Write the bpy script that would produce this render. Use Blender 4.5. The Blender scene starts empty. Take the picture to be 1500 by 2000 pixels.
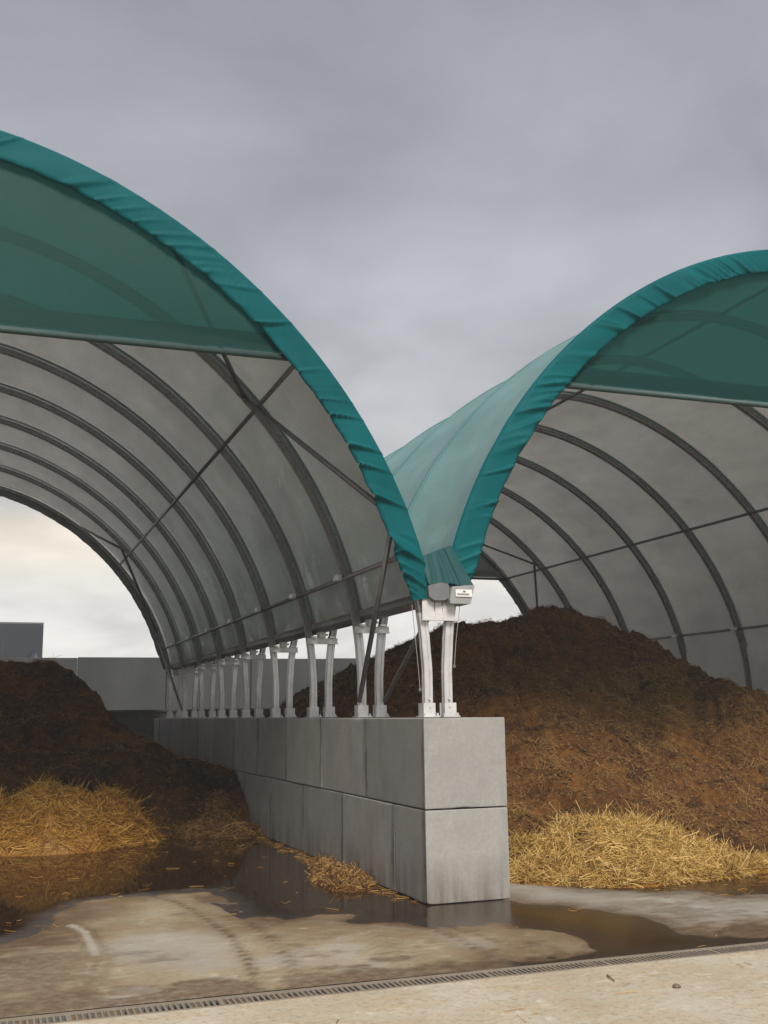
import bpy, math, random
import numpy as np
from mathutils import Vector

sc = bpy.context.scene
COL = sc.collection
rad = math.radians

# ------------------------------------------------------------------ camera
YAW, PITCH, ROLL = 0.3477, 0.1825, -0.0136
cy_, sy_, cp_, sp_ = math.cos(YAW), math.sin(YAW), math.cos(PITCH), math.sin(PITCH)
fw = Vector((sy_*cp_, cy_*cp_, sp_)); rt = Vector((cy_, -sy_, 0)); up = rt.cross(fw)
r2 = rt*math.cos(ROLL) + up*math.sin(ROLL); u2 = -rt*math.sin(ROLL) + up*math.cos(ROLL)
cam_d = bpy.data.cameras.new('camera'); cam = bpy.data.objects.new('camera', cam_d); COL.objects.link(cam)
from mathutils import Matrix
cam.matrix_world = Matrix(((r2.x, u2.x, -fw.x, -4.0828), (r2.y, u2.y, -fw.y, -9.1899), (r2.z, u2.z, -fw.z, 1.6464), (0, 0, 0, 1)))
cam_d.sensor_fit = 'VERTICAL'; cam_d.sensor_height = 36.0; cam_d.lens = 36.0*2126.9/2000
cam_d.clip_start = 0.05; cam_d.clip_end = 4000
sc.camera = cam

# ------------------------------------------------------------------ sky, sun, exposure
SUN_EL, SUN_AZ = 43.0, 188.0          # azimuth measured clockwise from +Y
w = bpy.data.worlds.new('World'); sc.world = w; w.use_nodes = True
nt = w.node_tree; nt.nodes.clear()
def wn(t, **k):
    n = nt.nodes.new(t)
    for a, b in k.items(): setattr(n, a, b)
    return n
def wl(a, b): nt.links.new(a, b)
tc = wn('ShaderNodeTexCoord'); sep = wn('ShaderNodeSeparateXYZ'); wl(tc.outputs['Generated'], sep.inputs[0])
ramp = wn('ShaderNodeValToRGB'); cr = ramp.color_ramp
stops = [(0.0, (.57, .56, .54)), (.10, (.575, .565, .545)), (.145, (.665, .61, .53)), (.165, (.66, .60, .515)), (.19, (.50, .495, .495)), (.23, (.40, .40, .415)), (.32, (.352, .351, .375)), (.45, (.285, .288, .316)), (.60, (.24, .245, .275)), (1.0, (.225, .231, .26))]
while len(cr.elements) < len(stops): cr.elements.new(.5)
for e, (ps, c) in zip(cr.elements, stops): e.position = ps; e.color = (*c, 1)
wl(sep.outputs['Z'], ramp.inputs[0])
dv = wn('ShaderNodeMath', operation='ADD'); wl(sep.outputs['Z'], dv.inputs[0]); dv.inputs[1].default_value = .22
ax = wn('ShaderNodeMath', operation='DIVIDE'); wl(sep.outputs['X'], ax.inputs[0]); wl(dv.outputs[0], ax.inputs[1])
ay = wn('ShaderNodeMath', operation='DIVIDE'); wl(sep.outputs['Y'], ay.inputs[0]); wl(dv.outputs[0], ay.inputs[1])
cmb = wn('ShaderNodeCombineXYZ'); wl(ax.outputs[0], cmb.inputs[0]); wl(ay.outputs[0], cmb.inputs[1])
n1 = wn('ShaderNodeTexNoise'); n1.inputs['Scale'].default_value = 2.3; n1.inputs['Detail'].default_value = 6; n1.inputs['Roughness'].default_value = .5; n1.inputs['Distortion'].default_value = .35
wl(cmb.outputs[0], n1.inputs['Vector'])
mr = wn('ShaderNodeMapRange'); wl(n1.outputs['Fac'], mr.inputs[0])
mr.inputs[1].default_value = .28; mr.inputs[2].default_value = .72; mr.inputs[3].default_value = .76; mr.inputs[4].default_value = 1.22
mul = wn('ShaderNodeVectorMath', operation='SCALE'); wl(ramp.outputs[0], mul.inputs[0]); wl(mr.outputs[0], mul.inputs['Scale'])
sky = wn('ShaderNodeTexSky', sky_type='NISHITA'); sky.sun_disc = False
sky.sun_elevation = rad(SUN_EL); sky.sun_rotation = rad(SUN_AZ); sky.air_density = 1.5; sky.dust_density = 3
b1 = wn('ShaderNodeBackground'); wl(sky.outputs[0], b1.inputs[0]); b1.inputs[1].default_value = .06
b2 = wn('ShaderNodeBackground'); wl(mul.outputs[0], b2.inputs[0]); b2.inputs[1].default_value = 1.06
mx = wn('ShaderNodeMixShader'); mx.inputs[0].default_value = .9; wl(b1.outputs[0], mx.inputs[1]); wl(b2.outputs[0], mx.inputs[2])
wo = wn('ShaderNodeOutputWorld'); wl(mx.outputs[0], wo.inputs[0])

sun_d = bpy.data.lights.new('sun', 'SUN'); sun_d.energy = 2.9; sun_d.angle = rad(22); sun_d.color = (1, .93, .82)
sun = bpy.data.objects.new('sun', sun_d); COL.objects.link(sun)
sd = Vector((math.sin(rad(SUN_AZ))*math.cos(rad(SUN_EL)), math.cos(rad(SUN_AZ))*math.cos(rad(SUN_EL)), math.sin(rad(SUN_EL))))
sun.rotation_euler = sd.to_track_quat('Z', 'Y').to_euler(); sun.location = (0, -20, 30)

vs = sc.view_settings; vs.view_transform = 'Standard'; vs.look = 'None'; vs.gamma = 1; vs.exposure = 0.5; vs.use_curve_mapping = False
sc.render.engine = 'CYCLES'
cy = sc.cycles; cy.use_denoising = True; cy.max_bounces = 8; cy.diffuse_bounces = 4; cy.glossy_bounces = 4; cy.transparent_max_bounces = 12; cy.transmission_bounces = 4; cy.sample_clamp_indirect = 6
cy.volume_bounces = 1; cy.volume_max_steps = 64; cy.caustics_reflective = False; cy.caustics_refractive = False

# ------------------------------------------------------------------ numpy noise
def _h(ix, iy, seed):
    n = (ix.astype(np.int64)*374761393 + iy.astype(np.int64)*668265263 + seed*1442695041) & 0xffffffff
    n = ((n ^ (n >> 13))*1274126177) & 0xffffffff
    return ((n ^ (n >> 16)) & 0xffffff)/float(0xffffff)
def vnoise(x, y, seed=0):
    x = np.asarray(x, float); y = np.asarray(y, float)
    ix = np.floor(x); iy = np.floor(y); fx = x-ix; fy = y-iy
    fx = fx*fx*fx*(fx*(fx*6-15)+10); fy = fy*fy*fy*(fy*(fy*6-15)+10)
    a = _h(ix, iy, seed); b = _h(ix+1, iy, seed); c = _h(ix, iy+1, seed); d = _h(ix+1, iy+1, seed)
    return (a+(b-a)*fx)*(1-fy) + (c+(d-c)*fx)*fy
def fbm(x, y, seed=0, o=4, g=.5):
    s = 0; a = 1; t = 0
    for i in range(o):
        s = s + a*(vnoise(x*2**i+17.3*i, y*2**i-9.1*i, seed+i)-.5)*2; t += a; a *= g
    return s/t
def sstep(a, b, x):
    t = np.clip((x-a)/(b-a), 0, 1); return t*t*(3-2*t)
RNG = np.random.default_rng(7)

# ------------------------------------------------------------------ object helpers
def wloc(o):
    v = Vector((0, 0, 0))
    while o is not None: v += o.location; o = o.parent
    return v
def mesh_from(name, verts, faces, mats, smooth=False, attrs=None, mat_idx=None):
    me = bpy.data.meshes.new(name)
    verts = np.asarray(verts, np.float32)
    if isinstance(faces, np.ndarray):
        nf, k = faces.shape
        me.vertices.add(len(verts)); me.vertices.foreach_set('co', verts.ravel())
        me.loops.add(nf*k); me.loops.foreach_set('vertex_index', faces.astype(np.int32).ravel())
        me.polygons.add(nf); me.polygons.foreach_set('loop_start', np.arange(0, nf*k, k, dtype=np.int32))
        me.polygons.foreach_set('loop_total', np.full(nf, k, np.int32))
        me.update(calc_edges=True)
    else:
        me.from_pydata([tuple(map(float, v)) for v in verts], [], [list(f) for f in faces]); me.update()
    for m in (mats if isinstance(mats, (list, tuple)) else [mats]):
        if m: me.materials.append(m)
    if smooth: me.polygons.foreach_set('use_smooth', np.ones(len(me.polygons), bool))
    if mat_idx is not None: me.polygons.foreach_set('material_index', np.asarray(mat_idx, np.int32))
    for k, v in (attrs or {}).items():
        a = me.attributes.new(k, 'FLOAT', 'POINT'); a.data.foreach_set('value', np.asarray(v, np.float32))
    me.validate(); return me
def put(name, me, parent=None, loc=(0, 0, 0)):
    o = bpy.data.objects.new(name, me); COL.objects.link(o)
    if parent is not None: o.parent = parent
    o.location = Vector(loc); return o
def part(name, verts, faces, mats, parent=None, **k):
    """mesh given in WORLD coordinates, parented to an unrotated thing"""
    v = np.asarray(verts, float)
    off = wloc(parent) if parent is not None else Vector((0, 0, 0))
    return put(name, mesh_from(name, v-np.array(off), faces, mats, **k), parent)
def tag(o, label=None, cat=None, group=None, kind=None):
    if label: o['label'] = label
    if cat: o['category'] = cat
    if group: o['group'] = group
    if kind: o['kind'] = kind
    return o
def empty(name, loc, label, cat, group=None):
    o = bpy.data.objects.new(name, None); COL.objects.link(o); o.location = loc; o.empty_display_size = .3
    return tag(o, label, cat, group)
class MB:
    def __init__(s): s.v = []; s.f = []
    def add(s, v, f):
        n = len(s.v); s.v += [tuple(p) for p in v]; s.f += [[i+n for i in q] for q in f]; return s
    def box(s, a, b, ch=0.0):
        (x0, y0, z0), (x1, y1, z1) = a, b
        if ch <= 0:
            v = [(x0,y0,z0),(x1,y0,z0),(x1,y1,z0),(x0,y1,z0),(x0,y0,z1),(x1,y0,z1),(x1,y1,z1),(x0,y1,z1)]
            return s.add(v, [(3,2,1,0),(4,5,6,7),(0,1,5,4),(1,2,6,5),(2,3,7,6),(3,0,4,7)])
        import itertools
        c = [(x0, x1), (y0, y1), (z0, z1)]; v = []; idx = {}
        for sx, sy, sz in itertools.product((0, 1), repeat=3):
            base = (c[0][sx], c[1][sy], c[2][sz]); d = ((ch, -ch)[sx], (ch, -ch)[sy], (ch, -ch)[sz])
            for k in range(3):
                p = [base[i]+(d[i] if i != k else 0) for i in range(3)]
                # vertex lying on face k : inset in the other two axes
                idx[(sx, sy, sz, k)] = len(v); v.append(p)
        f = []
        for k in range(3):
            i, j = [a_ for a_ in range(3) if a_ != k]
            for side in (0, 1):
                q = []
                for (a_, b_) in ((0,0),(1,0),(1,1),(0,1)):
                    sgn = [0,0,0]; sgn[k] = side; sgn[i] = a_; sgn[j] = b_
                    q.append(idx[(*sgn, k)])
                f.append(q)
            for a_ in (0, 1):        # edges along axis k
                for b_ in (0, 1):
                    s0 = [0,0,0]; s0[i] = a_; s0[j] = b_; s0[k] = 0; s1 = list(s0); s1[k] = 1
                    f.append([idx[(*s0, i)], idx[(*s1, i)], idx[(*s1, j)], idx[(*s0, j)]])
        for sx, sy, sz in itertools.product((0, 1), repeat=3):
            f.append([idx[(sx, sy, sz, k)] for k in range(3)])
        return s.add(v, f)
    def tube(s, a, b, r, n=8, cap=True):
        a = Vector(a); b = Vector(b); d = (b-a).normalized()
        q = d.to_track_quat('Z', 'Y'); X = q @ Vector((1,0,0)); Y = q @ Vector((0,1,0))
        v = []; f = []
        for c in (a, b):
            for i in range(n):
                t = 2*math.pi*i/n; v.append(c + X*(r*math.cos(t)) + Y*(r*math.sin(t)))
        for i in range(n): f.append((i, (i+1) % n, n+(i+1) % n, n+i))
        if cap: f.append(tuple(range(n-1, -1, -1))); f.append(tuple(range(n, 2*n)))
        return s.add(v, f)
    def prism(s, poly, y0, y1):
        """polygon in (x, z) extruded along y"""
        n = len(poly)
        v = [(x, y0, z) for x, z in poly]+[(x, y1, z) for x, z in poly]
        f = [tuple(range(n)), tuple(range(2*n-1, n-1, -1))]+[(i, n+i, n+(i+1) % n, (i+1) % n) for i in range(n)]
        return s.add(v, f)
    def build(s, name, mat, parent=None, smooth=False):
        o = part(name, s.v, s.f, mat, parent, smooth=smooth)
        fix_normals(o.data); return o
def fix_normals(me):
    import bmesh
    bm = bmesh.new(); bm.from_mesh(me); bmesh.ops.recalc_face_normals(bm, faces=bm.faces); bm.to_mesh(me); bm.free()
def grid_faces(nu, nv):
    i = np.arange((nu-1)*(nv-1)); r = i//(nv-1); c = i % (nv-1); a = r*nv+c
    return np.stack([a, a+nv, a+nv+1, a+1], 1)

# ------------------------------------------------------------------ materials
def mat(name):
    m = bpy.data.materials.new(name); m.use_nodes = True; t = m.node_tree
    return m, t, t.nodes['Principled BSDF'], t.nodes['Material Output']
def N(t, typ, **k):
    n = t.nodes.new(typ)
    for a, b in k.items():
        if a in n.inputs: n.inputs[a].default_value = b
        else: setattr(n, a, b)
    return n
def noise(t, vec, scale, detail=4, rough=.55, dist=0.0):
    n = N(t, 'ShaderNodeTexNoise'); n.inputs['Scale'].default_value = scale; n.inputs['Detail'].default_value = detail
    n.inputs['Roughness'].default_value = rough; n.inputs['Distortion'].default_value = dist
    if vec is not None: t.links.new(vec, n.inputs['Vector'])
    return n.outputs['Fac']
def rampn(t, fac, stops):
    r = N(t, 'ShaderNodeValToRGB'); e = r.color_ramp.elements
    while len(e) < len(stops): e.new(.5)
    for q, (p_, c) in zip(e, stops): q.position = p_; q.color = (*c, 1) if len(c) == 3 else c
    t.links.new(fac, r.inputs[0]); return r.outputs[0]
def mixc(t, fac, a, b, mode='MIX'):
    m = N(t, 'ShaderNodeMix', data_type='RGBA', blend_type=mode)
    for sck, val in ((m.inputs[0], fac), (m.inputs[6], a), (m.inputs[7], b)):
        if isinstance(val, (int, float)): sck.default_value = val
        elif isinstance(val, tuple): sck.default_value = (*val, 1)
        else: t.links.new(val, sck)
    return m.outputs[2]
def mrange(t, v, a, b, c, d):
    m = N(t, 'ShaderNodeMapRange'); t.links.new(v, m.inputs[0])
    for i, q in enumerate((a, b, c, d)): m.inputs[i+1].default_value = q
    return m.outputs[0]
def math_(t, op, a, b=None):
    m = N(t, 'ShaderNodeMath', operation=op)
    for i, v in enumerate((a, b)):
        if v is None: continue
        if isinstance(v, (int, float)): m.inputs[i].default_value = v
        else: t.links.new(v, m.inputs[i])
    return m.outputs[0]
def bump(t, h, strength, dist, bs, prev=None):
    b = N(t, 'ShaderNodeBump'); b.inputs['Strength'].default_value = strength; b.inputs['Distance'].default_value = dist
    t.links.new(h, b.inputs['Height'])
    if prev is not None: t.links.new(prev, b.inputs['Normal'])
    if bs is not None: t.links.new(b.outputs[0], bs.inputs['Normal'])
    return b.outputs[0]
def pos(t): return N(t, 'ShaderNodeNewGeometry').outputs['Position']
def scaled(t, vec, s):
    m = N(t, 'ShaderNodeMapping'); t.links.new(vec, m.inputs[0]); m.inputs['Scale'].default_value = s; return m.outputs[0]
def attr(t, name): return N(t, 'ShaderNodeAttribute', attribute_name=name).outputs['Fac']

def m_metal(name, col, metallic, rough):
    m, t, b, o = mat(name); P = pos(t)
    n = noise(t, P, 9, 5, .6); n2 = noise(t, scaled(t, P, (1, 1, .25)), 40, 3)
    c = rampn(t, n, [(.3, tuple(x*.85 for x in col)), (.7, tuple(min(1, x*1.08) for x in col))])
    t.links.new(c, b.inputs['Base Color']); b.inputs['Metallic'].default_value = metallic
    t.links.new(mrange(t, n2, .2, .8, rough-.1, rough+.12), b.inputs['Roughness'])
    bump(t, n2, .02, .001, b); return m
M_GALV = m_metal('lit_galvanised_steel', (.64, .64, .655), .45, .34)  # leg metal, colour raised to carry the daylight falling on the legs
M_STUBE = m_metal('dark_teal_tube', (.045, .085, .085), .1, .6)
M_RIB = m_metal('shaded_rib_metal', (.27, .27, .275), .75, .30)  # same metal as the legs, shade under the roof put into the colour
M_STEEL = m_metal('bright_zinc_plate', (.66, .66, .67), .35, .45)
M_DARKMET = m_metal('grey_coated_metal', (.17, .175, .185), .2, .5)
M_TUBE = m_metal('steel_tube', (.20, .195, .195), .55, .42)
M_IRON = m_metal('drain_iron', (.26, .22, .175), .1, .75)

def fabric(name, col, rough, transl, wr=.25, spec=.5, varc=.14, tcol=None):
    m, t, b, o = mat(name); P = pos(t)
    n = noise(t, scaled(t, P, (1.2, .5, .8)), 1.3, 5, .6)
    c = rampn(t, n, [(.3, tuple(x*(1-varc) for x in col)), (.7, tuple(x*(1+varc) for x in col))])
    t.links.new(c, b.inputs['Base Color']); b.inputs['Roughness'].default_value = rough
    b.inputs['Specular IOR Level'].default_value = spec
    n2 = noise(t, scaled(t, P, (2.2, .9, .9)), 2.2, 4, .6, .6); n3 = noise(t, P, 60, 2)
    nb = bump(t, n2, wr, .06, None); bump(t, n3, .03, .002, b, nb)
    tr = N(t, 'ShaderNodeBsdfTranslucent'); t.links.new(nb, tr.inputs['Normal'])
    if tcol: tr.inputs[0].default_value = (*tcol, 1)
    else: t.links.new(c, tr.inputs[0])
    ms = N(t, 'ShaderNodeMixShader'); ms.inputs[0].default_value = transl
    t.links.new(b.outputs[0], ms.inputs[1]); t.links.new(tr.outputs[0], ms.inputs[2]); t.links.new(ms.outputs[0], o.inputs[0])
    return m
M_ROOF = fabric('pale_teal_roof_fabric', (.20, .45, .46), .36, .42, .22, tcol=(.76, .75, .73))
M_STRIP = fabric('teal_weld_strip', (.15, .36, .37), .45, .3, .05)
M_LINING = fabric('grey_roof_lining', (.68, .66, .64), .24, .58, .50, .8)
M_VAL = fabric('deep_teal_fabric', (.003, .100, .116), .55, .08, .10, .08)
M_APRON = fabric('dull_teal_fabric', (.026, .088, .093), .5, .05, .15, .1)

m, t, b, o = mat('translucent_green_screen'); M_SCREEN = m
b.inputs['Base Color'].default_value = (.014, .090, .090, 1); b.inputs['Roughness'].default_value = .55
P = pos(t); n2 = noise(t, P, 1.2, 3); bump(t, n2, .15, .05, b)
tr = N(t, 'ShaderNodeBsdfTranslucent'); tr.inputs[0].default_value = (.07, .40, .40, 1)
tp = N(t, 'ShaderNodeBsdfTransparent'); tp.inputs[0].default_value = (.34, .74, .73, 1)
ms = N(t, 'ShaderNodeMixShader'); ms.inputs[0].default_value = .5; t.links.new(b.outputs[0], ms.inputs[1]); t.links.new(tr.outputs[0], ms.inputs[2])
ms2 = N(t, 'ShaderNodeMixShader'); ms2.inputs[0].default_value = .5; t.links.new(ms.outputs[0], ms2.inputs[1]); t.links.new(tp.outputs[0], ms2.inputs[2])
t.links.new(ms2.outputs[0], o.inputs[0])
M_PALE = fabric('pale_screen_fabric', (.42, .43, .44), .5, .45, .1)

# concrete of the blocks
m, t, b, o = mat('precast_concrete'); M_BLOCK = m
P = pos(t); oi = N(t, 'ShaderNodeObjectInfo'); sx = N(t, 'ShaderNodeSeparateXYZ'); t.links.new(P, sx.inputs[0])
n = noise(t, P, 2.3, 6, .6); c = rampn(t, n, [(.28, (.36, .35, .33)), (.5, (.43, .418, .395)), (.75, (.49, .472, .442))])
c = mixc(t, mrange(t, oi.outputs['Random'], 0, 1, 0, .75), c, (.25, .248, .248))
vstreak = noise(t, scaled(t, P, (3, 3, .5)), 1.6, 5, .6)
c = mixc(t, mrange(t, vstreak, .54, .74, 0, .20), c, (.12, .117, .114))
blot = noise(t, scaled(t, P, (1.2, 1.2, .8)), 1.4, 5, .6, .2)
c = mixc(t, mrange(t, blot, .54, .66, 0, .28), c, (.20, .198, .198))
oc_ = N(t, 'ShaderNodeTexCoord').outputs['Object']; so_ = N(t, 'ShaderNodeSeparateXYZ'); t.links.new(oc_, so_.inputs[0])
jn = noise(t, scaled(t, P, (1, 2, .7)), 3, 4, .6); jd = math_(t, 'ADD', so_.outputs['Y'], mrange(t, jn, .3, .7, -.08, .08))
sidef = mrange(t, sx.outputs['Y'], .014, .03, 0, 1)          # the free end of the wall has no joint
c = mixc(t, math_(t, 'MULTIPLY', mrange(t, jd, .0, .10, .85, 0), sidef), c, (.10, .098, .098))
seepn = noise(t, scaled(t, P, (7, 7, .6)), 1.3, 4, .6)
seep = math_(t, 'MULTIPLY', mrange(t, sx.outputs['Z'], .02, .42, 1, 0), mrange(t, seepn, .35, .62, .15, 1))
c = mixc(t, math_(t, 'MULTIPLY', seep, .75), c, (.10, .062, .035))
pit = N(t, 'ShaderNodeTexVoronoi'); pit.inputs['Scale'].default_value = 26; t.links.new(P, pit.inputs['Vector'])
pitm = mrange(t, pit.outputs['Distance'], .0, .16, 1, 0)
pitn = mrange(t, noise(t, P, 5, 2), .55, .65, 0, 1); pm = math_(t, 'MULTIPLY', pitm, pitn)
c = mixc(t, math_(t, 'MULTIPLY', pm, .55), c, (.11, .105, .10))
wn_ = noise(t, scaled(t, P, (1.5, 1.5, 1.1)), 2.9, 7, .72, .2)
c = mixc(t, mrange(t, wn_, .52, .74, 0, .26), c, (.54, .525, .495))
c = mixc(t, mrange(t, noise(t, P, 30, 4, .7), .35, .75, .25, 0), c, (.12, .115, .108))
t.links.new(c, b.inputs['Base Color']); b.inputs['Roughness'].default_value = .82
nb = bump(t, pm, -.5, .006, None) ; nb.node.invert = True; nb.node.inputs['Strength'].default_value = .5
nb2 = bump(t, n, .25, .02, None, nb); bump(t, noise(t, P, 90, 3), .12, .003, b, nb2)

m, t, b, o = mat('far_concrete'); M_FARC = m
P = pos(t); n = noise(t, scaled(t, P, (1, 1, .5)), .8, 6, .6); n2 = noise(t, scaled(t, P, (5, 5, .4)), 1.2, 4)
c = rampn(t, n, [(.3, (.043, .047, .049)), (.7, (.068, .071, .071))]); c = mixc(t, mrange(t, n2, .5, .75, 0, .35), c, (.034, .038, .042))
t.links.new(c, b.inputs['Base Color']); b.inputs['Roughness'].default_value = .85; bump(t, n, .2, .02, b)
m, t, b, o = mat('blue_grey_cladding'); M_CLAD = m
P = pos(t); n = noise(t, P, .7, 4); c = rampn(t, n, [(.3, (.028, .036, .045)), (.7, (.038, .046, .055))])
t.links.new(c, b.inputs['Base Color']); b.inputs['Roughness'].default_value = .5

# yard concrete: dry tan slab with damp, mud and tracks carried as attributes
def m_floor(name, front):
    m, t, b, o = mat(name); P = pos(t)
    n = noise(t, P, .9, 6, .6, .3); n2 = noise(t, scaled(t, P, (1, 1.6, 1)), 3.1, 6, .65, .4); n3 = noise(t, P, 45, 4, .7)
    if front: c = rampn(t, n, [(.28, (.40, .34, .24)), (.5, (.50, .45, .35)), (.72, (.585, .54, .45))])
    else: c = rampn(t, n, [(.28, (.26, .195, .115)), (.5, (.35, .295, .20)), (.72, (.44, .395, .295))])
    c = mixc(t, mrange(t, n2, .47, .68, 0, .75), c, (.33, .235, .145) if not front else (.50, .39, .26))
    n4 = noise(t, scaled(t, P, (.7, 1.3, 1)), 7.5, 8, .7, .7); n5 = noise(t, P, 22, 6, .75, .3); n6 = noise(t, P, 130, 3, .8)
    c = mixc(t, mrange(t, n5, .50, .66, 0, .62), c, (.24, .175, .11)); c = mixc(t, mrange(t, n6, .55, .75, 0, .35), c, (.24, .20, .15)); c = mixc(t, mrange(t, n6, .42, .28, 0, .35), c, (.70, .65, .56))
    c = mixc(t, mrange(t, n4, .56, .66, 0, .6), c, (.72, .67, .57) if front else (.55, .50, .41))
    c = mixc(t, mrange(t, n4, .40, .32, 0, .45), c, (.27, .19, .115))
    c = mixc(t, mrange(t, n3, .3, .8, 0, .28), c, (.30, .24, .175))
    gs = noise(t, P, 1.6, 3, .5, .5)
    c = mixc(t, mrange(t, gs, .55, .68, 0, .45), c, (.40, .39, .37) if not front else (.52, .49, .43))
    rough = .78
    if not front:
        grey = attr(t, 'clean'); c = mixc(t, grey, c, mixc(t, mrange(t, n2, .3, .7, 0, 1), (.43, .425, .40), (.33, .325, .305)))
        mud = attr(t, 'mud'); mn = noise(t, P, 12, 5, .7)
        mf = math_(t, 'MULTIPLY', mud, mrange(t, mn, .25, .6, .35, 1)); c = mixc(t, mf, c, (.11, .068, .04))
        wet = attr(t, 'wet'); c = mixc(t, wet, c, mixc(t, 1.0, c, (.46, .36, .27), 'MULTIPLY'))
        t.links.new(mrange(t, wet, .8, 1, .8, .3), b.inputs['Roughness']); b.inputs['Specular IOR Level'].default_value = .25
    else: b.inputs['Roughness'].default_value = .85; b.inputs['Specular IOR Level'].default_value = .2
    t.links.new(c, b.inputs['Base Color'])
    nb = bump(t, n2, .22, .02, None); nb = bump(t, n5, .35, .010, None, nb); bump(t, n3, .35, .005, b, nb)
    return m
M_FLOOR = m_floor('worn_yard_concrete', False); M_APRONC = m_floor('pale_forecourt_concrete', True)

m, t, b, o = mat('murky_water'); M_WATER = m
P = pos(t); t.nodes.remove(b)
df = N(t, 'ShaderNodeBsdfDiffuse'); df.inputs[0].default_value = (.034, .0195, .0105, 1)
tp = N(t, 'ShaderNodeBsdfTransparent'); tp.inputs[0].default_value = (.60, .44, .28, 1)
m1 = N(t, 'ShaderNodeMixShader'); t.links.new(mrange(t, attr(t, 'depth'), .0, .011, .10, .96), m1.inputs[0]); t.links.new(tp.outputs[0], m1.inputs[1]); t.links.new(df.outputs[0], m1.inputs[2])
gl = N(t, 'ShaderNodeBsdfGlossy'); gl.inputs['Roughness'].default_value = .035; gl.inputs[0].default_value = (.97, .94, .90, 1)
fr = N(t, 'ShaderNodeFresnel'); fr.inputs[0].default_value = 1.34
nb = bump(t, noise(t, P, 5, 3), .02, .01, None); t.links.new(nb, gl.inputs['Normal']); t.links.new(mrange(t, attr(t, 'depth'), .0005, .009, .30, .035), gl.inputs['Roughness'])
m2 = N(t, 'ShaderNodeMixShader'); t.links.new(fr.outputs[0], m2.inputs[0]); t.links.new(m1.outputs[0], m2.inputs[1]); t.links.new(gl.outputs[0], m2.inputs[2])
t.links.new(m2.outputs[0], o.inputs[0])

def m_heap(name, cols, golden):
    m, t, b, o = mat(name); P = pos(t)
    n = noise(t, P, 1.5, 6, .65, .6); n2 = noise(t, P, 7, 6, .72); n3 = noise(t, scaled(t, P, (1, 1, 2.2)), 42, 4, .7)
    n4 = noise(t, P, 24, 5, .75); c = rampn(t, math_(t, 'MULTIPLY', math_(t, 'ADD', n2, n4), .5), [(.32, cols[0]), (.5, cols[1]), (.64, cols[2])])
    c = mixc(t, mrange(t, n, .45, .66, 0, golden), c, (.25, .105, .020))
    c = mixc(t, mrange(t, noise(t, P, 2.1, 5, .6, .8), .52, .64, 0, .75), c, cols[0]); c = mixc(t, mrange(t, n3, .60, .76, 0, .8), c, (.30, .155, .045))
    t.links.new(c, b.inputs['Base Color']); b.inputs['Roughness'].default_value = .85; b.inputs['Specular IOR Level'].default_value = .25
    nb = bump(t, n2, .9, .06, None); nb = bump(t, n4, .9, .035, None, nb); bump(t, n3, .8, .02, b, nb); return m
M_HEAP = m_heap('brown_manure', ((.022, .0080, .0027), (.122, .053, .0155), (.255, .120, .034)), .75)
M_HEAPD = m_heap('dark_manure', ((.024, .0105, .006), (.084, .036, .014), (.19, .080, .021)), .8)
def m_straw(name, a, bcol, d):
    m, t, b, o = mat(name); v = attr(t, 'tint')
    c = rampn(t, v, [(.0, d), (.35, a), (1, bcol)]); t.links.new(c, b.inputs['Base Color'])
    b.inputs['Roughness'].default_value = .5; b.inputs['Specular IOR Level'].default_value = .4; return m
M_STRAW = m_straw('golden_straw', (.50, .305, .070), (.86, .64, .26), (.20, .10, .017))
M_STRAWB = m_straw('rusty_straw', (.46, .215, .030), (.72, .44, .11), (.18, .075, .012))
M_CHAFF = m_straw('manure_straw', (.20, .094, .025), (.50, .32, .115), (.06, .025, .007))
m, t, b, o = mat('earth_field'); M_EARTH = m
P = pos(t); n = noise(t, P, .3, 5); c = rampn(t, n, [(.3, (.10, .085, .05)), (.7, (.16, .14, .08))]); t.links.new(c, b.inputs['Base Color']); b.inputs['Roughness'].default_value = .95
m, t, b, o = mat('white_label_plate'); M_LABEL = m
b.inputs['Base Color'].default_value = (.72, .72, .73, 1); b.inputs['Roughness'].default_value = .4
m, t, b, o = mat('dark_print'); M_PRINT = m
b.inputs['Base Color'].default_value = (.10, .11, .12, 1)
m, t, b, o = mat('rope'); M_ROPE = m
b.inputs['Base Color'].default_value = (.30, .28, .25, 1); b.inputs['Roughness'].default_value = .7

m, t, b, o = mat('drain_silt'); M_SILT = m
P = pos(t); t.links.new(rampn(t, noise(t, P, 30, 4), [(.3, (.10, .065, .038)), (.7, (.22, .16, .10))]), b.inputs['Base Color']); b.inputs['Roughness'].default_value = .6
# ------------------------------------------------------------------ site dimensions (metres; origin at the near end of the middle wall)
A_, B_, NEXP, Z0 = 4.94, 4.856, 1.828, 2.134      # arch of the membrane
AXX = 4.953                                       # bay centre from wall axis
Y1, SP, NF = .64, 1.967, 9                        # frames
YE = Y1+SP*(NF-1)
WL = 16.8; TOP = 1.6
YD = -2.50                                        # drain

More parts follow.
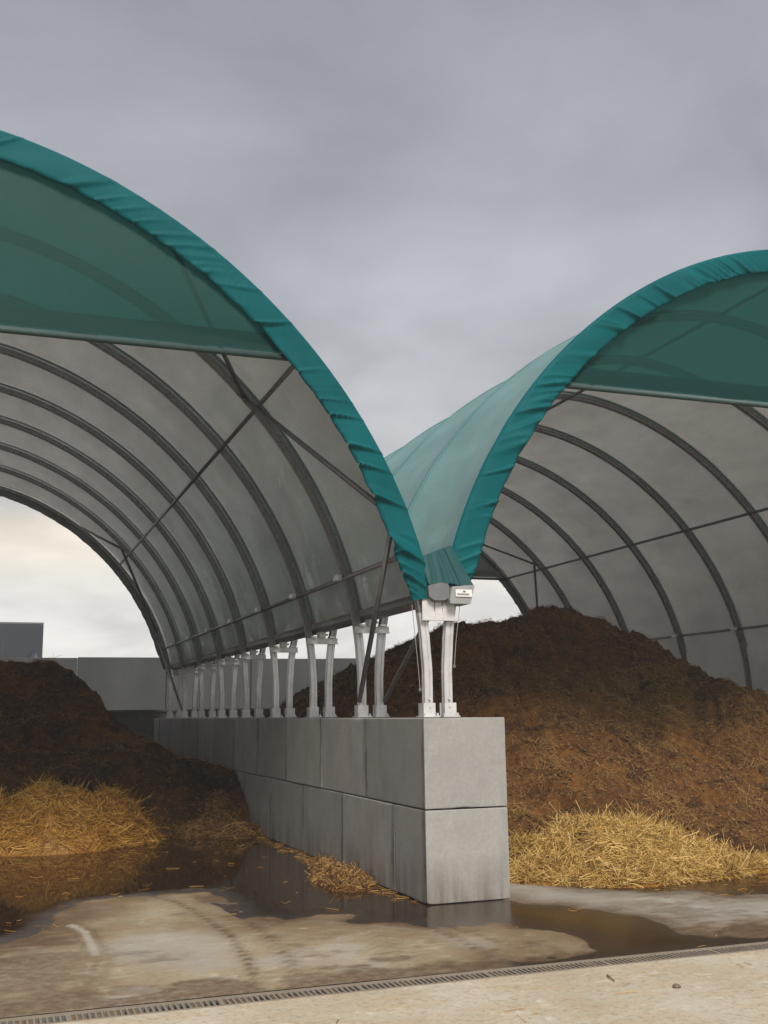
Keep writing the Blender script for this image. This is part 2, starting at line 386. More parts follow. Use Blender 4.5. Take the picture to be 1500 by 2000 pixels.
def arch_pts(off, zmin, n, extra=0.0):
    """points (X,z) with outward normals along the arch, X relative to the bay centre, at distance off inside the membrane"""
    th = np.linspace(0, np.pi, 1601)
    c, s = np.cos(th), np.sin(th)
    X = -A_*np.sign(c)*np.abs(c)**(2/NEXP); Z = Z0+B_*np.abs(s)**(2/NEXP)
    dX = np.gradient(X); dZ = np.gradient(Z); L = np.hypot(dX, dZ)+1e-9
    nx, nz = -dZ/L, dX/L
    X2, Z2 = X-nx*off, Z-nz*off
    k = Z2 >= zmin; X2, Z2, nx, nz = X2[k], Z2[k], nx[k], nz[k]
    s_ = np.concatenate([[0], np.cumsum(np.hypot(np.diff(X2), np.diff(Z2)))]); q = np.linspace(0, s_[-1], n)
    f = lambda a: np.interp(q, s_, a)
    NX, NZ = f(nx), f(nz); l = np.hypot(NX, NZ)
    return f(X2), f(Z2), NX/l, NZ/l, q

# ================================================================== THE SETTING
# ---- ground far out
g = part('ground', [(-900, -900, -.30), (900, -900, -.30), (900, 900, -.30), (-900, 900, -.30)], [(0, 1, 2, 3)], M_EARTH); tag(g, kind='structure')
# ---- yard floor behind the drain: a height field with real hollows that hold the puddles
P1 = [(-9,-.6),(-4.11,-.42),(-3.9,-.28),(-3.68,-.05),(-3.51,.24),(-3.41,.8),(-3.03,1.5),(-2.52,1.58),(-2.37,1.62),(-1.92,1.66),(-1.96,.91),(-1.88,.16),(-1.7,-.14),(-1.17,-.15),(-1.22,-.43),(-.85,-.62),(-.64,-.76),(-.06,-.95),(.09,-1.51),(.07,-1.9),(-.04,-2.1),(-.28,-2.26),(-.72,-2.30),(-.8,-2.40),(.14,-2.41),(3.5,-2.41),(3.5,-2.27),(1.34,-2.25),(.97,-2.12),(.86,-1.91),(.98,-1.28),(.97,-.85),(.42,-.22),(.3,.5),(-.3,.5),(-.27,4.27),(-.3,18),(-9,18)]
P3 = [(.3,2.2),(.5,1.3),(1.14,.72),(1.29,.14),(1.65,-.13),(2.26,-.28),(2.27,-.66),(2.7,-.74),(3.14,-.75),(4.6,-.7),(6.5,.1),(9.8,1.0),(9.8,17),(.3,17)]
def poly_sd(x, y, poly):
    d = np.full(x.shape, 1e9); ins = np.zeros(x.shape, bool); n = len(poly)
    for i in range(n):
        (x0, y0), (x1, y1) = poly[i], poly[(i+1) % n]
        ex, ey = x1-x0, y1-y0; l2 = ex*ex+ey*ey+1e-12
        t = np.clip(((x-x0)*ex+(y-y0)*ey)/l2, 0, 1)
        d = np.minimum(d, np.hypot(x-x0-t*ex, y-y0-t*ey))
        if y0 != y1:
            c = ((y0 > y) != (y1 > y)) & (x < (x1-x0)*(y-y0)/(y1-y0)+x0); ins ^= c
    return np.where(ins, d, -d)
def line_d(x, y, pl):
    d = np.full(x.shape, 1e9)
    for (x0, y0), (x1, y1) in zip(pl[:-1], pl[1:]):
        ex, ey = x1-x0, y1-y0; t = np.clip(((x-x0)*ex+(y-y0)*ey)/(ex*ex+ey*ey), 0, 1)
        d = np.minimum(d, np.hypot(x-x0-t*ex, y-y0-t*ey))
    return d
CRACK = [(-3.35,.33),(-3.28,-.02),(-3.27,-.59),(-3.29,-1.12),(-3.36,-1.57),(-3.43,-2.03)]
TRACKS = [([(-2.53,1.54),(-2.38,1.01),(-2.3,.18),(-2.26,-.64),(-2.31,-1.38),(-2.37,-1.84),(-2.47,-2.23)], .045, .75),
          ([(-2.18,1.38),(-2.05,.58),(-2.0,-.2),(-2.0,-.85),(-2.06,-1.66),(-2.13,-2.17)], .07, .5),
          ([(-.73,-.76),(-.74,-1.3),(-.75,-1.69),(-.76,-2.05),(-.7,-2.24)], .06, .6),
          ([(-.62,-.8),(-.55,-1.3),(-.50,-1.69),(-.40,-2.2)], .05, .45),
          ([(-1.18,-.45),(-1.23,-1.09),(-1.31,-1.63),(-1.41,-2.1)], .11, .35)]
def floor_fields(x, y):
    wob = .20*fbm(x*1.5, y*1.1, 3, 5, .55)+.07*fbm(x*8, y*5, 5, 4, .6)
    wob = wob*sstep(0, .5, np.abs(y+2.42)+.1)
    sd = np.maximum(poly_sd(x, y, P1), poly_sd(x, y, P3))+wob
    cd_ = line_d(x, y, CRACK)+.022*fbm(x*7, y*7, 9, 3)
    # islands of mud in the left corner
    shal = .32+1.1*sstep(-.9, .6, y)*sstep(.1, -.6, x)+.05*sstep(.2, .8, x)      # the slab falls towards the left bay
    dep = np.where(sd > 0, .0125*shal*sstep(0, .60, sd)+.0012*sstep(0, .05, sd), np.clip(sd*.03, -.010, 0))
    hgt = -dep + .0025*fbm(x*2.1, y*2.1, 21, 3)*sstep(.05, -.2, sd)
    mud = np.zeros_like(x)
    for pl, wd, st in TRACKS:
        d = line_d(x, y, pl)+.02*fbm(x*8, y*8, 31, 2); tr = np.exp(-(d/wd)**2)*min(1, st*1.35)
        mud = np.maximum(mud, tr*(0.6+.5*fbm(x*5, y*9, 44, 2)+.35*np.sin(y*46+d*60))); hgt = hgt-.004*np.exp(-(d/wd)**2)
    n = fbm(x*2.2, y*3.4, 61, 5, .6)
    mud = np.maximum(mud, sstep(.05, .42, n+.6*sstep(-1.7, -2.35, y)-.08)*.85*sstep(-.3, -1.6, y))
    mud = np.maximum(mud, .55*sstep(.22, .5, fbm(x*1.3+7, y*2.4, 63, 5, .62)))       # silt along the drain
    mud = np.maximum(mud, sstep(.0, .4, n+.5*sstep(-2.9, -3.7, x)-.1)*.7*sstep(-2.6, -3.6, x))            # muddy left corner
    mud = np.maximum(mud, .75*sstep(-.34, -.02, sd+.14*fbm(x*5, y*4, 81, 4, .6))*sstep(-.25, .25, fbm(x*2.3, y*2.0, 83, 4)+.1))
    wet = np.maximum(.70*sstep(-1.1, .05, sd+.55*fbm(x*1.6, y*1.6, 79, 5, .6)), sstep(-.12, .03, sd+.06*fbm(x*4, y*4, 77, 3)))
    cleanm = sstep(.15, .7, x)*sstep(-2.0, -1.4, y)*(.75+.25*fbm(x*1.4, y*2, 88, 3))*(1-sstep(.2, 1.2, y-.2))
    cleanm = np.maximum(cleanm, .5*sstep(1.0, .4, np.hypot((x+2.75)/.6, (y+.9)/.9)))
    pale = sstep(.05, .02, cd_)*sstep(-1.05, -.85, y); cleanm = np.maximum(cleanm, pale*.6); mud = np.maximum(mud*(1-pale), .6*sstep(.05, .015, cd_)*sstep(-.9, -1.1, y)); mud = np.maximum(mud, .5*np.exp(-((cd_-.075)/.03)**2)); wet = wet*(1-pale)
    return sd, hgt, mud, wet, np.clip(cleanm, 0, 1)
xs = np.concatenate([np.arange(-9.6, -5, .10), np.arange(-5, 4, .03), np.arange(4, 10.4, .10)])
ys = np.concatenate([np.arange(-2.388, 1.2, .025), np.arange(1.2, 7, .05), np.arange(7, 17.5, .15)])
gx, gy = np.meshgrid(xs, ys, indexing='ij'); SD, HG, MUD, WET, CLN = floor_fields(gx, gy)
V = np.stack([gx, gy, HG], -1).reshape(-1, 3)
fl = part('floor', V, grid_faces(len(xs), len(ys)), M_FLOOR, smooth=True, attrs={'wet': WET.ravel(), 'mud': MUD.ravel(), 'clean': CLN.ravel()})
tag(fl, kind='structure')
F = grid_faces(len(xs), len(ys)); keep = (HG.ravel()[F] < .0012).any(1); F = F[keep]
used, inv = np.unique(F, return_inverse=True); VW = V[used].copy(); dep = -VW[:, 2].copy(); VW[:, 2] = 0.0
wt = part('puddle_water', VW, inv.reshape(-1, 4), M_WATER, smooth=True, attrs={'depth': np.clip(dep, 0, 1)}); tag(wt, kind='structure')
# ---- forecourt in front of the drain
xs2 = np.arange(-9.6, 10.4, .16); ys2 = np.concatenate([np.arange(-14, -4.5, .4), np.arange(-4.5, YD-.10, .06), [YD-.093]])
gx2, gy2 = np.meshgrid(xs2, ys2, indexing='ij'); z2 = .012*fbm(gx2*.4, gy2*.4, 13, 4)*sstep(0, 1, YD-.093-gy2)+.002
fc = part('forecourt', np.stack([gx2, gy2, z2], -1).reshape(-1, 3), grid_faces(len(xs2), len(ys2)), M_APRONC, smooth=True); tag(fc, kind='structure')

# ================================================================== DRAIN
dr = empty('drain_channel', (0, YD, 0), 'long slotted trench drain grating across the wet yard concrete', 'drain')
MB().box((-9.6, YD-.093, -.004), (10.4, YD-.076, .006)).build('frame_rail', M_IRON, dr)
MB().box((-9.6, YD+.076, -.004), (10.4, YD+.112, .006)).build('frame_rail', M_IRON, dr)
tr_ = MB().box((-9.6, YD-.096, -.11), (10.4, YD+.096, -.10)); tr_.box((-9.6, YD-.088, -.11), (10.4, YD-.078, -.005)); tr_.box((-9.6, YD+.078, -.11), (10.4, YD+.088, -.005))
tr_.build('trough', M_DARKMET, dr)
gb = MB(); x = -9.58; i = 0
while x < 10.35:
    wd = .03 if i % 24 == 0 else .013
    gb.box((x, YD-.075, -.012), (x+wd, YD+.075, .002)); x += wd+.022; i += 1
o = gb.build('grating_bars', M_IRON, dr); tag(o, kind='stuff')
sl = MB(); rs = random.Random(5); x = -9.58
while x < 10.3:
    wq = rs.uniform(.02, .12)
    if rs.random() < .60+(.25 if x > -.6 else 0): sl.box((x, YD-.074, -.03), (x+wq, YD+.074-rs.random()*.12, -.0015-rs.random()*.008)) if rs.random() < .5 else sl.box((x, YD-.074+rs.random()*.09, -.03), (x+wq, YD+.074, -.0015-rs.random()*.008))
    x += wq+.003
o = sl.build('silt', M_SILT, dr); tag(o, kind='stuff')

# ================================================================== BLOCK WALLS
def block_mesh(l, seed):
    """concrete block with softened, chipped edges"""
    lo = np.array([-.4, .006, .006]); hi = np.array([.4, l-.006, .794])
    def ticks(a, b):
        e = [0, .006, .014, .026, .045]; m_ = max(3, int((b-a)/.10))
        return np.concatenate([a+np.array(e), np.linspace(a+.09, b-.09, m_), b-np.array(e)[::-1]])
    T = [ticks(lo[k], hi[k]) for k in range(3)]; V_ = []; F_ = []; n0 = 0
    for ax in range(3):
        i_, j_ = [k for k in range(3) if k != ax]
        for side in (0, 1):
            a_, b_ = np.meshgrid(T[i_], T[j_], indexing='ij'); P_ = np.zeros(a_.shape+(3,)); P_[..., i_] = a_; P_[..., j_] = b_; P_[..., ax] = (lo, hi)[side][ax]
            f = grid_faces(len(T[i_]), len(T[j_])); flip = (side == 0) ^ (ax == 1)
            V_.append(P_.reshape(-1, 3)); F_.append((f[:, ::-1] if flip else f)+n0); n0 += a_.size
    V_ = np.concatenate(V_); F_ = np.concatenate(F_)
    na = fbm((V_[:, 0]+V_[:, 2]*1.7)*7, (V_[:, 1]-V_[:, 2]*2.3)*7, seed, 3, .6)
    r_ = .005+.022*np.clip(na-.22, 0, 1)+.05*np.clip(na-.48, 0, 1)
    q = np.minimum(np.maximum(V_, lo+r_[:, None]), hi-r_[:, None]); d = V_-q; ln = np.linalg.norm(d, axis=1)[:, None]
    V_ = np.where(ln > 1e-9, q+d/np.maximum(ln, 1e-9)*r_[:, None], V_)
    return mesh_from('concrete_block', V_, F_, M_BLOCK, smooth=True)
B16 = [block_mesh(1.6, 11), block_mesh(1.6, 23), block_mesh(1.6, 37)]; B08 = block_mesh(.8, 51)
rb = random.Random(3)
def block_wall(x, label):
    e = empty('block_wall', (x, 0, 0), label, 'wall')
    for row in (0, 1):
        y = 0.0; first = True
        while y < WL-.01:
            half = (row == 0 and first) or (row == 1 and y > WL-1)
            o_ = put('concrete_block', B08 if half else B16[rb.randrange(3)], e, (rb.uniform(-.006, .006) if y > .5 else 0, y, row*.8)); o_.rotation_euler.z = rb.uniform(-.0015, .0015)
            y += .8 if half else 1.6; first = False
    return e
block_wall(0, 'two course grey concrete block wall carrying the silver posts between the bays')
block_wall(2*AXX, 'concrete block wall hidden behind the big brown manure heap at right')
block_wall(-2*AXX, 'concrete block wall under the outer side of the left shelter')

# ---- rear walls and far buildings
rw = empty('rear_wall', (0, 17.9, 0), 'low concrete rear wall with a pale top edge closing both bays', 'wall')
x = -9.0
while x < 9.5:
    MB().box((x+.008, 17.75, -.3), (x+2.392, 18.05, 1.74), .01).build('wall_panel', M_BLOCK, rw); x += 2.4
x = -9.0
while x < 9.5:
    MB().box((x, 17.70, 1.743), (x+2.396, 18.10, 1.80), .008).build('coping', M_BLOCK, rw); x += 2.4
tw = empty('tall_wall', (0, 23, 0), 'tall grey concrete wall standing behind the low rear wall', 'wall')
x = -4.2; k = 0
while x < 16:
    MB().box((x+.01, 23, -.3), (x+2.49, 23.25, 3.30+(.02 if k % 3 else 0)), .015).build('wall_panel', M_FARC, tw); x += 2.5; k += 1
bl = empty('storage_building', (-6.4, 26, 0), 'square blue-grey building above the dark heap at far left', 'building')
x = -10.6
while x < -2.7:
    MB().box((x, 26, -.3), (x+1.148, 26.12, 4.48)).build('cladding_panel', M_CLAD, bl); x += 1.15
MB().box((-2.65, 26.125, -.3), (-2.53, 32, 4.46)).build('side_wall', M_CLAD, bl)
MB().box((-12.05, 26.0, 4.485), (-2.53, 32.0, 4.53)).build('roof_edge', M_DARKMET, bl)

# ================================================================== SHELTERS
# rib: grooved hollow section swept along the arch and down both legs
sec = [(-.05,-.042),(-.05,-.014),(-.040,-.010),(-.040,.010),(-.05,.014),(-.05,.042),(-.042,.05),(-.014,.05),(-.010,.043),(.010,.043),(.014,.05),(.042,.05),(.05,.042),(.05,.014),(.040,.010),(.040,-.010),(.05,-.014),(.05,-.042),(.042,-.05),(.014,-.05),(.010,-.043),(-.010,-.043),(-.014,-.05),(-.042,-.05)]
ZJ = 2.60
def rib_mesh(leg=0):
    X, Z, NX, NZ, _ = arch_pts(.10, 2.22, 110)
    h = len(X)//2
    if leg:      # lower stub of one side, local to its own side
        k = [i for i in range(h) if Z[i] < ZJ-.02]
        X2 = [leg*4.850, leg*4.850, leg*4.851, leg*4.851, leg*4.846]+[-leg*float(X[i]) for i in k]
        Z2 = [1.616, 1.75, 1.90, 2.02, 2.12]+[float(Z[i]) for i in k]
        N2 = [leg]*5+[-leg*float(NX[i]) for i in k]; M2 = [0]*5+[float(NZ[i]) for i in k]
        jt = [float(np.interp(ZJ, Z[:h], q[:h])) for q in (X, NX, NZ)]
        X2.append(-leg*jt[0]); Z2.append(ZJ); N2.append(-leg*jt[1]); M2.append(jt[2])
        PX, PZ, NXs, NZs = X2, Z2, N2, M2
    else:
        k = Z > ZJ+.02; jt = [float(np.interp(ZJ, Z[:h], q[:h])) for q in (X, NX, NZ)]
        PX = np.concatenate([[jt[0]], X[k], [-jt[0]]]); PZ = np.concatenate([[ZJ], Z[k], [ZJ]])
        NXs = np.concatenate([[jt[1]], NX[k], [-jt[1]]]); NZs = np.concatenate([[jt[2]], NZ[k], [jt[2]]])
    v = []; n = len(sec); ks = .86 if leg else .84
    for a_, b_, c_, d_ in zip(PX, PZ, NXs, NZs):
        for (yy, rr) in sec: v.append((a_+c_*rr*ks, yy*ks, b_+d_*rr*ks))
    m_ = len(PX); f = [(i*n+j, i*n+(j+1) % n, (i+1)*n+(j+1) % n, (i+1)*n+j) for i in range(m_-1) for j in range(n)]
    f += [tuple(range(n-1, -1, -1)), tuple((m_-1)*n+j for j in range(n))]
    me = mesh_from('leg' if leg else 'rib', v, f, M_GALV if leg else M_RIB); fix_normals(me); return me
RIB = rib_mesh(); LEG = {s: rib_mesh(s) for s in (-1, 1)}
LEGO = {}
for s in (-1, 1): LEGO[s] = LEG[s].copy(); LEGO[s].materials.clear(); LEGO[s].materials.append(M_RIB)  # outer legs take the darker rib tone, shade painted in
def bracket_mesh(s):      # s = +1 : stands on the right foot of a bay
    c = s*4.850
    mb = MB().box((c-.085, -.11, 1.602), (c+.085, .085, 1.614))
    mb.box((c-.055, -.064, 1.614), (c+.055, -.052, 1.735)); mb.box((c-s*.066, -.064, 1.614), (c-s*.054, .07, 1.735))
    mb.box((c-.055, .054, 1.614), (c+.055, .066, 1.735))
    for bx, bz in ((-.0, 1.70), (.0, 1.775)): mb.tube((c+bx, -.064 if bz < 1.74 else -.05, bz), (c+bx, -.074 if bz < 1.74 else -.062, bz), .011, 6)
    for bx in (-.065, .065): mb.tube((c+bx, -.09, 1.614), (c+bx, -.09, 1.640), .012, 6)
    me = mesh_from('foot_bracket', mb.v, mb.f, M_STEEL); fix_normals(me); return me
BRK = {s: bracket_mesh(s) for s in (-1, 1)}
def clamp_mesh():
    mb = MB().box((-.03, -.075, -.035), (.03, .075, .035), .008); mb.tube((0, -.09, 0), (0, .09, 0), .014, 6)
    me = mesh_from('purlin_clamp', mb.v, mb.f, M_STEEL); fix_normals(me); return me
CLAMP = clamp_mesh()
def x_at(z, off):         # |X| of the arch line at height z
    X, Z, _, _, _ = arch_pts(off, 0, 1200); h = len(X)//2
    return -float(np.interp(z, Z[:h], X[:h]))

def membrane_panel(xc, k, parent, sd_):
    n, mseg = 141, 13
    X, Z, NX, NZ, s = arch_pts(0, 2.80, n)
    out = 1 if xc > 0 else -1                       # outer side of the bay: fabric runs down to the block wall
    Xo, Zo, NXo, NZo, so = arch_pts(0, Z0+.005, 281); h = 140
    ext = np.linspace(1.64, Z0-.06, 7)
    eX = np.full(7, -A_); eN = np.full(7, -1.0); e0 = np.zeros(7)
    LX, LZ, LNX, LNZ = np.concatenate([eX, Xo[:h+1:2]]), np.concatenate([ext, Zo[:h+1:2]]), np.concatenate([eN, NXo[:h+1:2]]), np.concatenate([e0, NZo[:h+1:2]])
    hh = n//2; IX, IZ, INX, INZ = X[:hh+1], Z[:hh+1], NX[:hh+1], NZ[:hh+1]
    if out > 0:   # inner side left, outer side right (mirror of L arrays)
        X = np.concatenate([IX, -LX[:-1][::-1]]); Z = np.concatenate([IZ, LZ[:-1][::-1]]); NX = np.concatenate([INX, -LNX[:-1][::-1]]); NZ = np.concatenate([INZ, LNZ[:-1][::-1]])
    else:
        X = np.concatenate([LX[:-1], -IX[::-1]]); Z = np.concatenate([LZ[:-1], IZ[::-1]]); NX = np.concatenate([LNX[:-1], -INX[::-1]]); NZ = np.concatenate([LNZ[:-1], INZ[::-1]])
    n = len(X); s = np.concatenate([[0], np.cumsum(np.hypot(np.diff(X), np.diff(Z)))])
    u = np.linspace(0, 1, mseg); y = Y1+SP*(k+u)
    edge = np.minimum(s, s[-1]-s)
    sag = .065*4*u*(1-u)
    amp = (.046*np.exp(-edge/.9)+.008)
    V_ = []
    for off in (0.0, -.007):
        wr = amp[:, None]*fbm(edge[:, None]*.9+np.sin(u*3+sd_)[None, :]*.6, (u*SP*5+sd_*7.7)[None, :]+edge[:, None]*1.1, int(sd_*3)+5, 3)*1.6*np.sqrt(np.clip(np.sin(np.pi*u), 0, 1))[None, :]
        per = 1.18; ph = ((s[:, None]-s[-1]/2)/per+.37*math.sin(sd_*2.3)) % 1.0       # welded strips: each tilts a little
        tilt = .020*(ph-.5)*np.clip(np.sin(np.pi*u), 0, 1)[None, :]
        d = off - sag[None, :]*np.ones(n)[:, None] + wr + tilt
        V_.append(np.stack([xc+X[:, None]+NX[:, None]*d, np.broadcast_to(y[None, :], (n, mseg)), Z[:, None]+NZ[:, None]*d], -1).reshape(-1, 3))
    f = grid_faces(n, mseg); m_ = len(V_[0])
    idx = np.concatenate([np.zeros(len(f)), np.ones(len(f))])
    return part('membrane_panel', np.concatenate(V_), np.concatenate([f, f[:, ::-1]+m_]), [M_ROOF, M_LINING], parent, smooth=True, mat_idx=idx)

def valance(xc, yp, sgn, parent, seed, zlow, name='valance', wid=.29):
    """gathered fabric band over the gable rib; sgn=-1 faces the camera"""
    n, mr_ = 1300 if sgn < 0 else 300, 15
    X, Z, NX, NZ, s = arch_pts(-.022, zlow, n)
    V_ = []
    r = np.linspace(0, 1, mr_)
    edge = np.minimum(s, s[-1]-s)
    sg = np.sign(s-s[-1]/2)
    ridge = lambda a, b_, sd_: (1-np.abs(2*vnoise(a, b_, sd_)-1))**9
    for side in (0, 1):
        rows = []
        for j, q in enumerate(r):
            ss = s+q*(.16+.22*vnoise(s*.9, s*0, seed+3))*sg
            loose = 1+.35*np.exp(-edge/1.0)
            f1 = ridge(ss*5.0, np.zeros(n)+.25*q, seed+1)*(.35+.65*sstep(.15, .6, vnoise(s*1.3, s*0+3, seed+8))); f2 = ridge(ss*12.0, np.zeros(n)+.5*q, seed+9)*sstep(.2, .8, vnoise(s*1.1, s*0, seed+6)); f3 = fbm(ss*1.6, np.zeros(n)+.5*q, seed+12, 2)
            gather = .22+.78*q**1.1
            d = (.075*f1+.050*f2)*gather*loose+.014*f3*math.sin(math.pi*q)
            body = .034*float(sstep(0, .06, q))+.006*math.sin(math.pi*q)-.012*float(sstep(.93, 1.0, q))
            yy = np.zeros(n)+yp+sgn*(body+d - side*.012)
            w_ = wid*(1-.30*np.clip((edge < .5)*(.5-edge)*1.6, 0, .8))+.010*fbm(ss*9, s*0, seed+2, 2)-.012*f1
            rr = q*w_
            rows.append(np.stack([xc+X-NX*rr, yy, Z-NZ*rr], -1))
        V_.append(np.stack(rows, 1).reshape(-1, 3))
    f = grid_faces(n, mr_); m_ = len(V_[0]); F_ = np.concatenate([f if sgn < 0 else f[:, ::-1], (f[:, ::-1] if sgn < 0 else f)+m_])
    # hem closing the inner edge
    i = np.arange(n-1); a_ = i*mr_+mr_-1; b_ = (i+1)*mr_+mr_-1
    F_ = np.concatenate([F_, np.stack([a_, b_, b_+m_, a_+m_], 1)])
    idx = np.zeros(len(F_)); idx[len(f):2*len(f)] = 1
    return part(name, np.concatenate(V_), F_, [M_VAL, M_VAL if sgn < 0 else M_LINING], parent, smooth=True, mat_idx=idx)

def gable_screen(xc, yp, parent, mt, zb=5.08):
    X, Z, _, _, _ = arch_pts(.13, zb, 61); rows = 9; V_ = []
    for side in (0, 1):
        for x_, z_ in zip(X, Z):
            for j in range(rows):
                q = j/(rows-1); V_.append((xc+x_, yp+side*.004+.03*math.sin(q*3.1)*math.sin((x_+5)*.63), zb+.02+(max(z_, zb+.03)-zb-.02)*q))
    f = grid_faces(61, rows); m_ = 61*rows
    o_ = part('gable_screen', V_, np.concatenate([f[:, ::-1], f+m_]), mt, parent, smooth=True)
    xa, xb = float(X[0]), float(X[-1])
    xh = x_at(zb+.20, .14)
    hv = [(xc+xa+.03, yp-.008, zb), (xc+xb-.03, yp-.008, zb), (xc+xh-.02, yp-.008, zb+.19), (xc-xh+.02, yp-.008, zb+.19)]
    hv += [(x_, y_-.003, z_) for x_, y_, z_ in hv]
    part('screen_hem', hv, [(0, 1, 2, 3), (7, 6, 5, 4), (0, 4, 5, 1), (3, 2, 6, 7)], mt, o_)
    MB().tube((xc+xa, yp-.005, zb-.035), (xc+xb, yp-.005, zb-.035), .032, 12).build('screen_tube', M_STUBE, o_, smooth=True)
    return o_

def shelter(xc, label, seed, far_screen):
    e = empty('fabric_shelter', (xc, Y1, 0), label, 'shelter')
    for k in range(NF):
        y = SP*k
        r_ = put('rib', RIB, e, (0, y, 0))
        for s in (-1, 1):
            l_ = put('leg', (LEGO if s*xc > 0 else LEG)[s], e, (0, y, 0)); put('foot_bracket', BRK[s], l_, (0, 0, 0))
    for k in range(NF-1): membrane_panel(xc, k, e, seed*5+k*1.37)
    Xs, Zs, NXs, NZs, _ = arch_pts(-.005, 2.82, 90)
    for k in range(1, NF-1):                         # welded cover strips over the ribs
        wv = []
        for i in range(90):
            for off, yy in ((-.006, -.055), (.0, -.05), (.0, .05), (-.006, .055)): wv.append((xc+Xs[i]+NXs[i]*off, Y1+SP*k+yy, Zs[i]+NZs[i]*off))
        part('cover_strip', wv, grid_faces(90, 4), M_STRIP, e, smooth=True)
    valance(xc, Y1-.055, -1, e, seed*17, 2.74)
    valance(xc, YE+.055, 1, e, seed*17+5, 2.74)
    gable_screen(xc, Y1-.01, e, M_SCREEN)
    if far_screen: gable_screen(xc, YE+.02, e, M_PALE)
    for z, r_ in ((3.16, .026), (5.05, .026)):
        xx = x_at(z, .135)
        for s in (-1, 1):
            p_ = MB().tube((xc+s*xx, Y1, z), (xc+s*xx, YE, z), r_, 10).build('purlin', M_TUBE, e, smooth=True)
            if z < 4:
                for k in range(1, NF-1):
                    c_ = put('purlin_clamp', CLAMP, p_, Vector((xc+s*(xx-.075), Y1+SP*k-.03, z))-wloc(p_))
    MB().tube((xc, Y1, Z0+B_-.135), (xc, YE, Z0+B_-.135), .026, 10).build('purlin', M_TUBE, e, smooth=True)
    # wind bracing in the two end fields
    for s in (-1, 1):
        for (ya, yb) in ((Y1, Y1+SP), (YE, YE-SP)):
            def pt(z, y, off=.13): return (xc+s*x_at(z, off), y, z)
            MB().tube(pt(5.25, yb), pt(3.55, ya), .030, 8).build('brace', M_TUBE, e, smooth=True)
            MB().tube(pt(5.15, yb), pt(6.15, ya), .026, 8).build('brace', M_TUBE, e, smooth=True)
            b_ = MB().tube((xc+s*4.80, yb+(-.06 if yb > ya else .06), 1.78), pt(3.45, ya, .16), .028, 8)
            b_.build('brace', M_TUBE, e, smooth=True)
    return e
SL = shelter(-AXX, 'teal edged fabric arch shelter on the left over the dark heap', 1, False)
SR = shelter(AXX, 'teal fabric arch shelter on the right over the big brown heap', 2, True)

# teal apron folded over the valley end, belongs to the right shelter
n, mr_ = 70, 16; V_ = []
u = np.linspace(0, 1, n)
for side in (0, 1):
    for i in range(n):
        for j in range(mr_):
            q = j/(mr_-1); ux = u[i]
            zt = 3.14+.12*ux; zb = 2.855+.022*abs(math.sin(ux*3.3+.4))
            xl = -.17+(.05)*q; xr = .14+.20*q
            x_ = xl+(xr-xl)*ux; z_ = zt+(zb-zt)*q
            fold = float(-.045*(1-abs(2*vnoise(np.array(ux*4.3+(1-q)*(ux-1)*1.2), np.array(.3), 5)-1))**4*(.35+.65*q)-.02*(1-abs(2*vnoise(np.array(ux*9.1+(1-q)*(ux-1)*2.0), np.array(.7), 6)-1))**4)
            V_.append((x_, Y1-.115+.06*(1-q)-.02*ux+fold+side*.004, z_))
f = grid_faces(n, mr_); part('valley_apron', V_, np.concatenate([f[:, ::-1], f+n*mr_]), M_APRON, SR, smooth=True)

# ================================================================== VALLEY GUTTER
vg = empty('valley_gutter', (0, Y1, 2.5), 'grey valley gutter with silver cross plates between the two shelters', 'gutter')
prof = [(-.098,2.88),(-.098,2.735),(-.06,2.695),(.06,2.695),(.098,2.735),(.098,2.88),(.092,2.88),(.092,2.739),(.057,2.702),(-.057,2.702),(-.092,2.739),(-.092,2.88)]
MB().prism(prof, Y1-.08, YE+.1).build('gutter_channel', M_DARKMET, vg)
MB().prism([(-.135,2.845),(-.02,2.878),(.065,2.878),(.085,2.85),(.085,2.745),(.045,2.712),(-.07,2.708),(-.125,2.745)], Y1-.155, Y1-.09).build('end_cap', M_DARKMET, vg)
ob = MB().prism([(.088,2.80),(.07,2.715),(.075,2.675),(.285,2.675),(.30,2.715),(.335,2.862),(.20,2.85),(.10,2.84)], Y1-.20, Y1+.06).build('outlet_box', m_metal('pale_grey_box', (.30, .305, .315), .15, .5), vg)
lb = MB().box((.128, Y1-.212, 2.742), (.302, Y1-.204, 2.812)).build('label_plate', M_LABEL, vg); lb['label'] = 'small white plate with a line of dark print'
pr = MB(); rp = random.Random(8); x = .145
for i in range(9):
    wd = rp.uniform(.009, .013); pr.box((x, Y1-.2145, 2.757), (x+wd, Y1-.2125, 2.757+rp.choice((.014, .017, .017)))); x += wd+.0045
pr.box((.205, Y1-.2145, 2.785), (.232, Y1-.2125, 2.800)); o = pr.build('print', M_PRINT, lb); tag(o, kind='stuff')
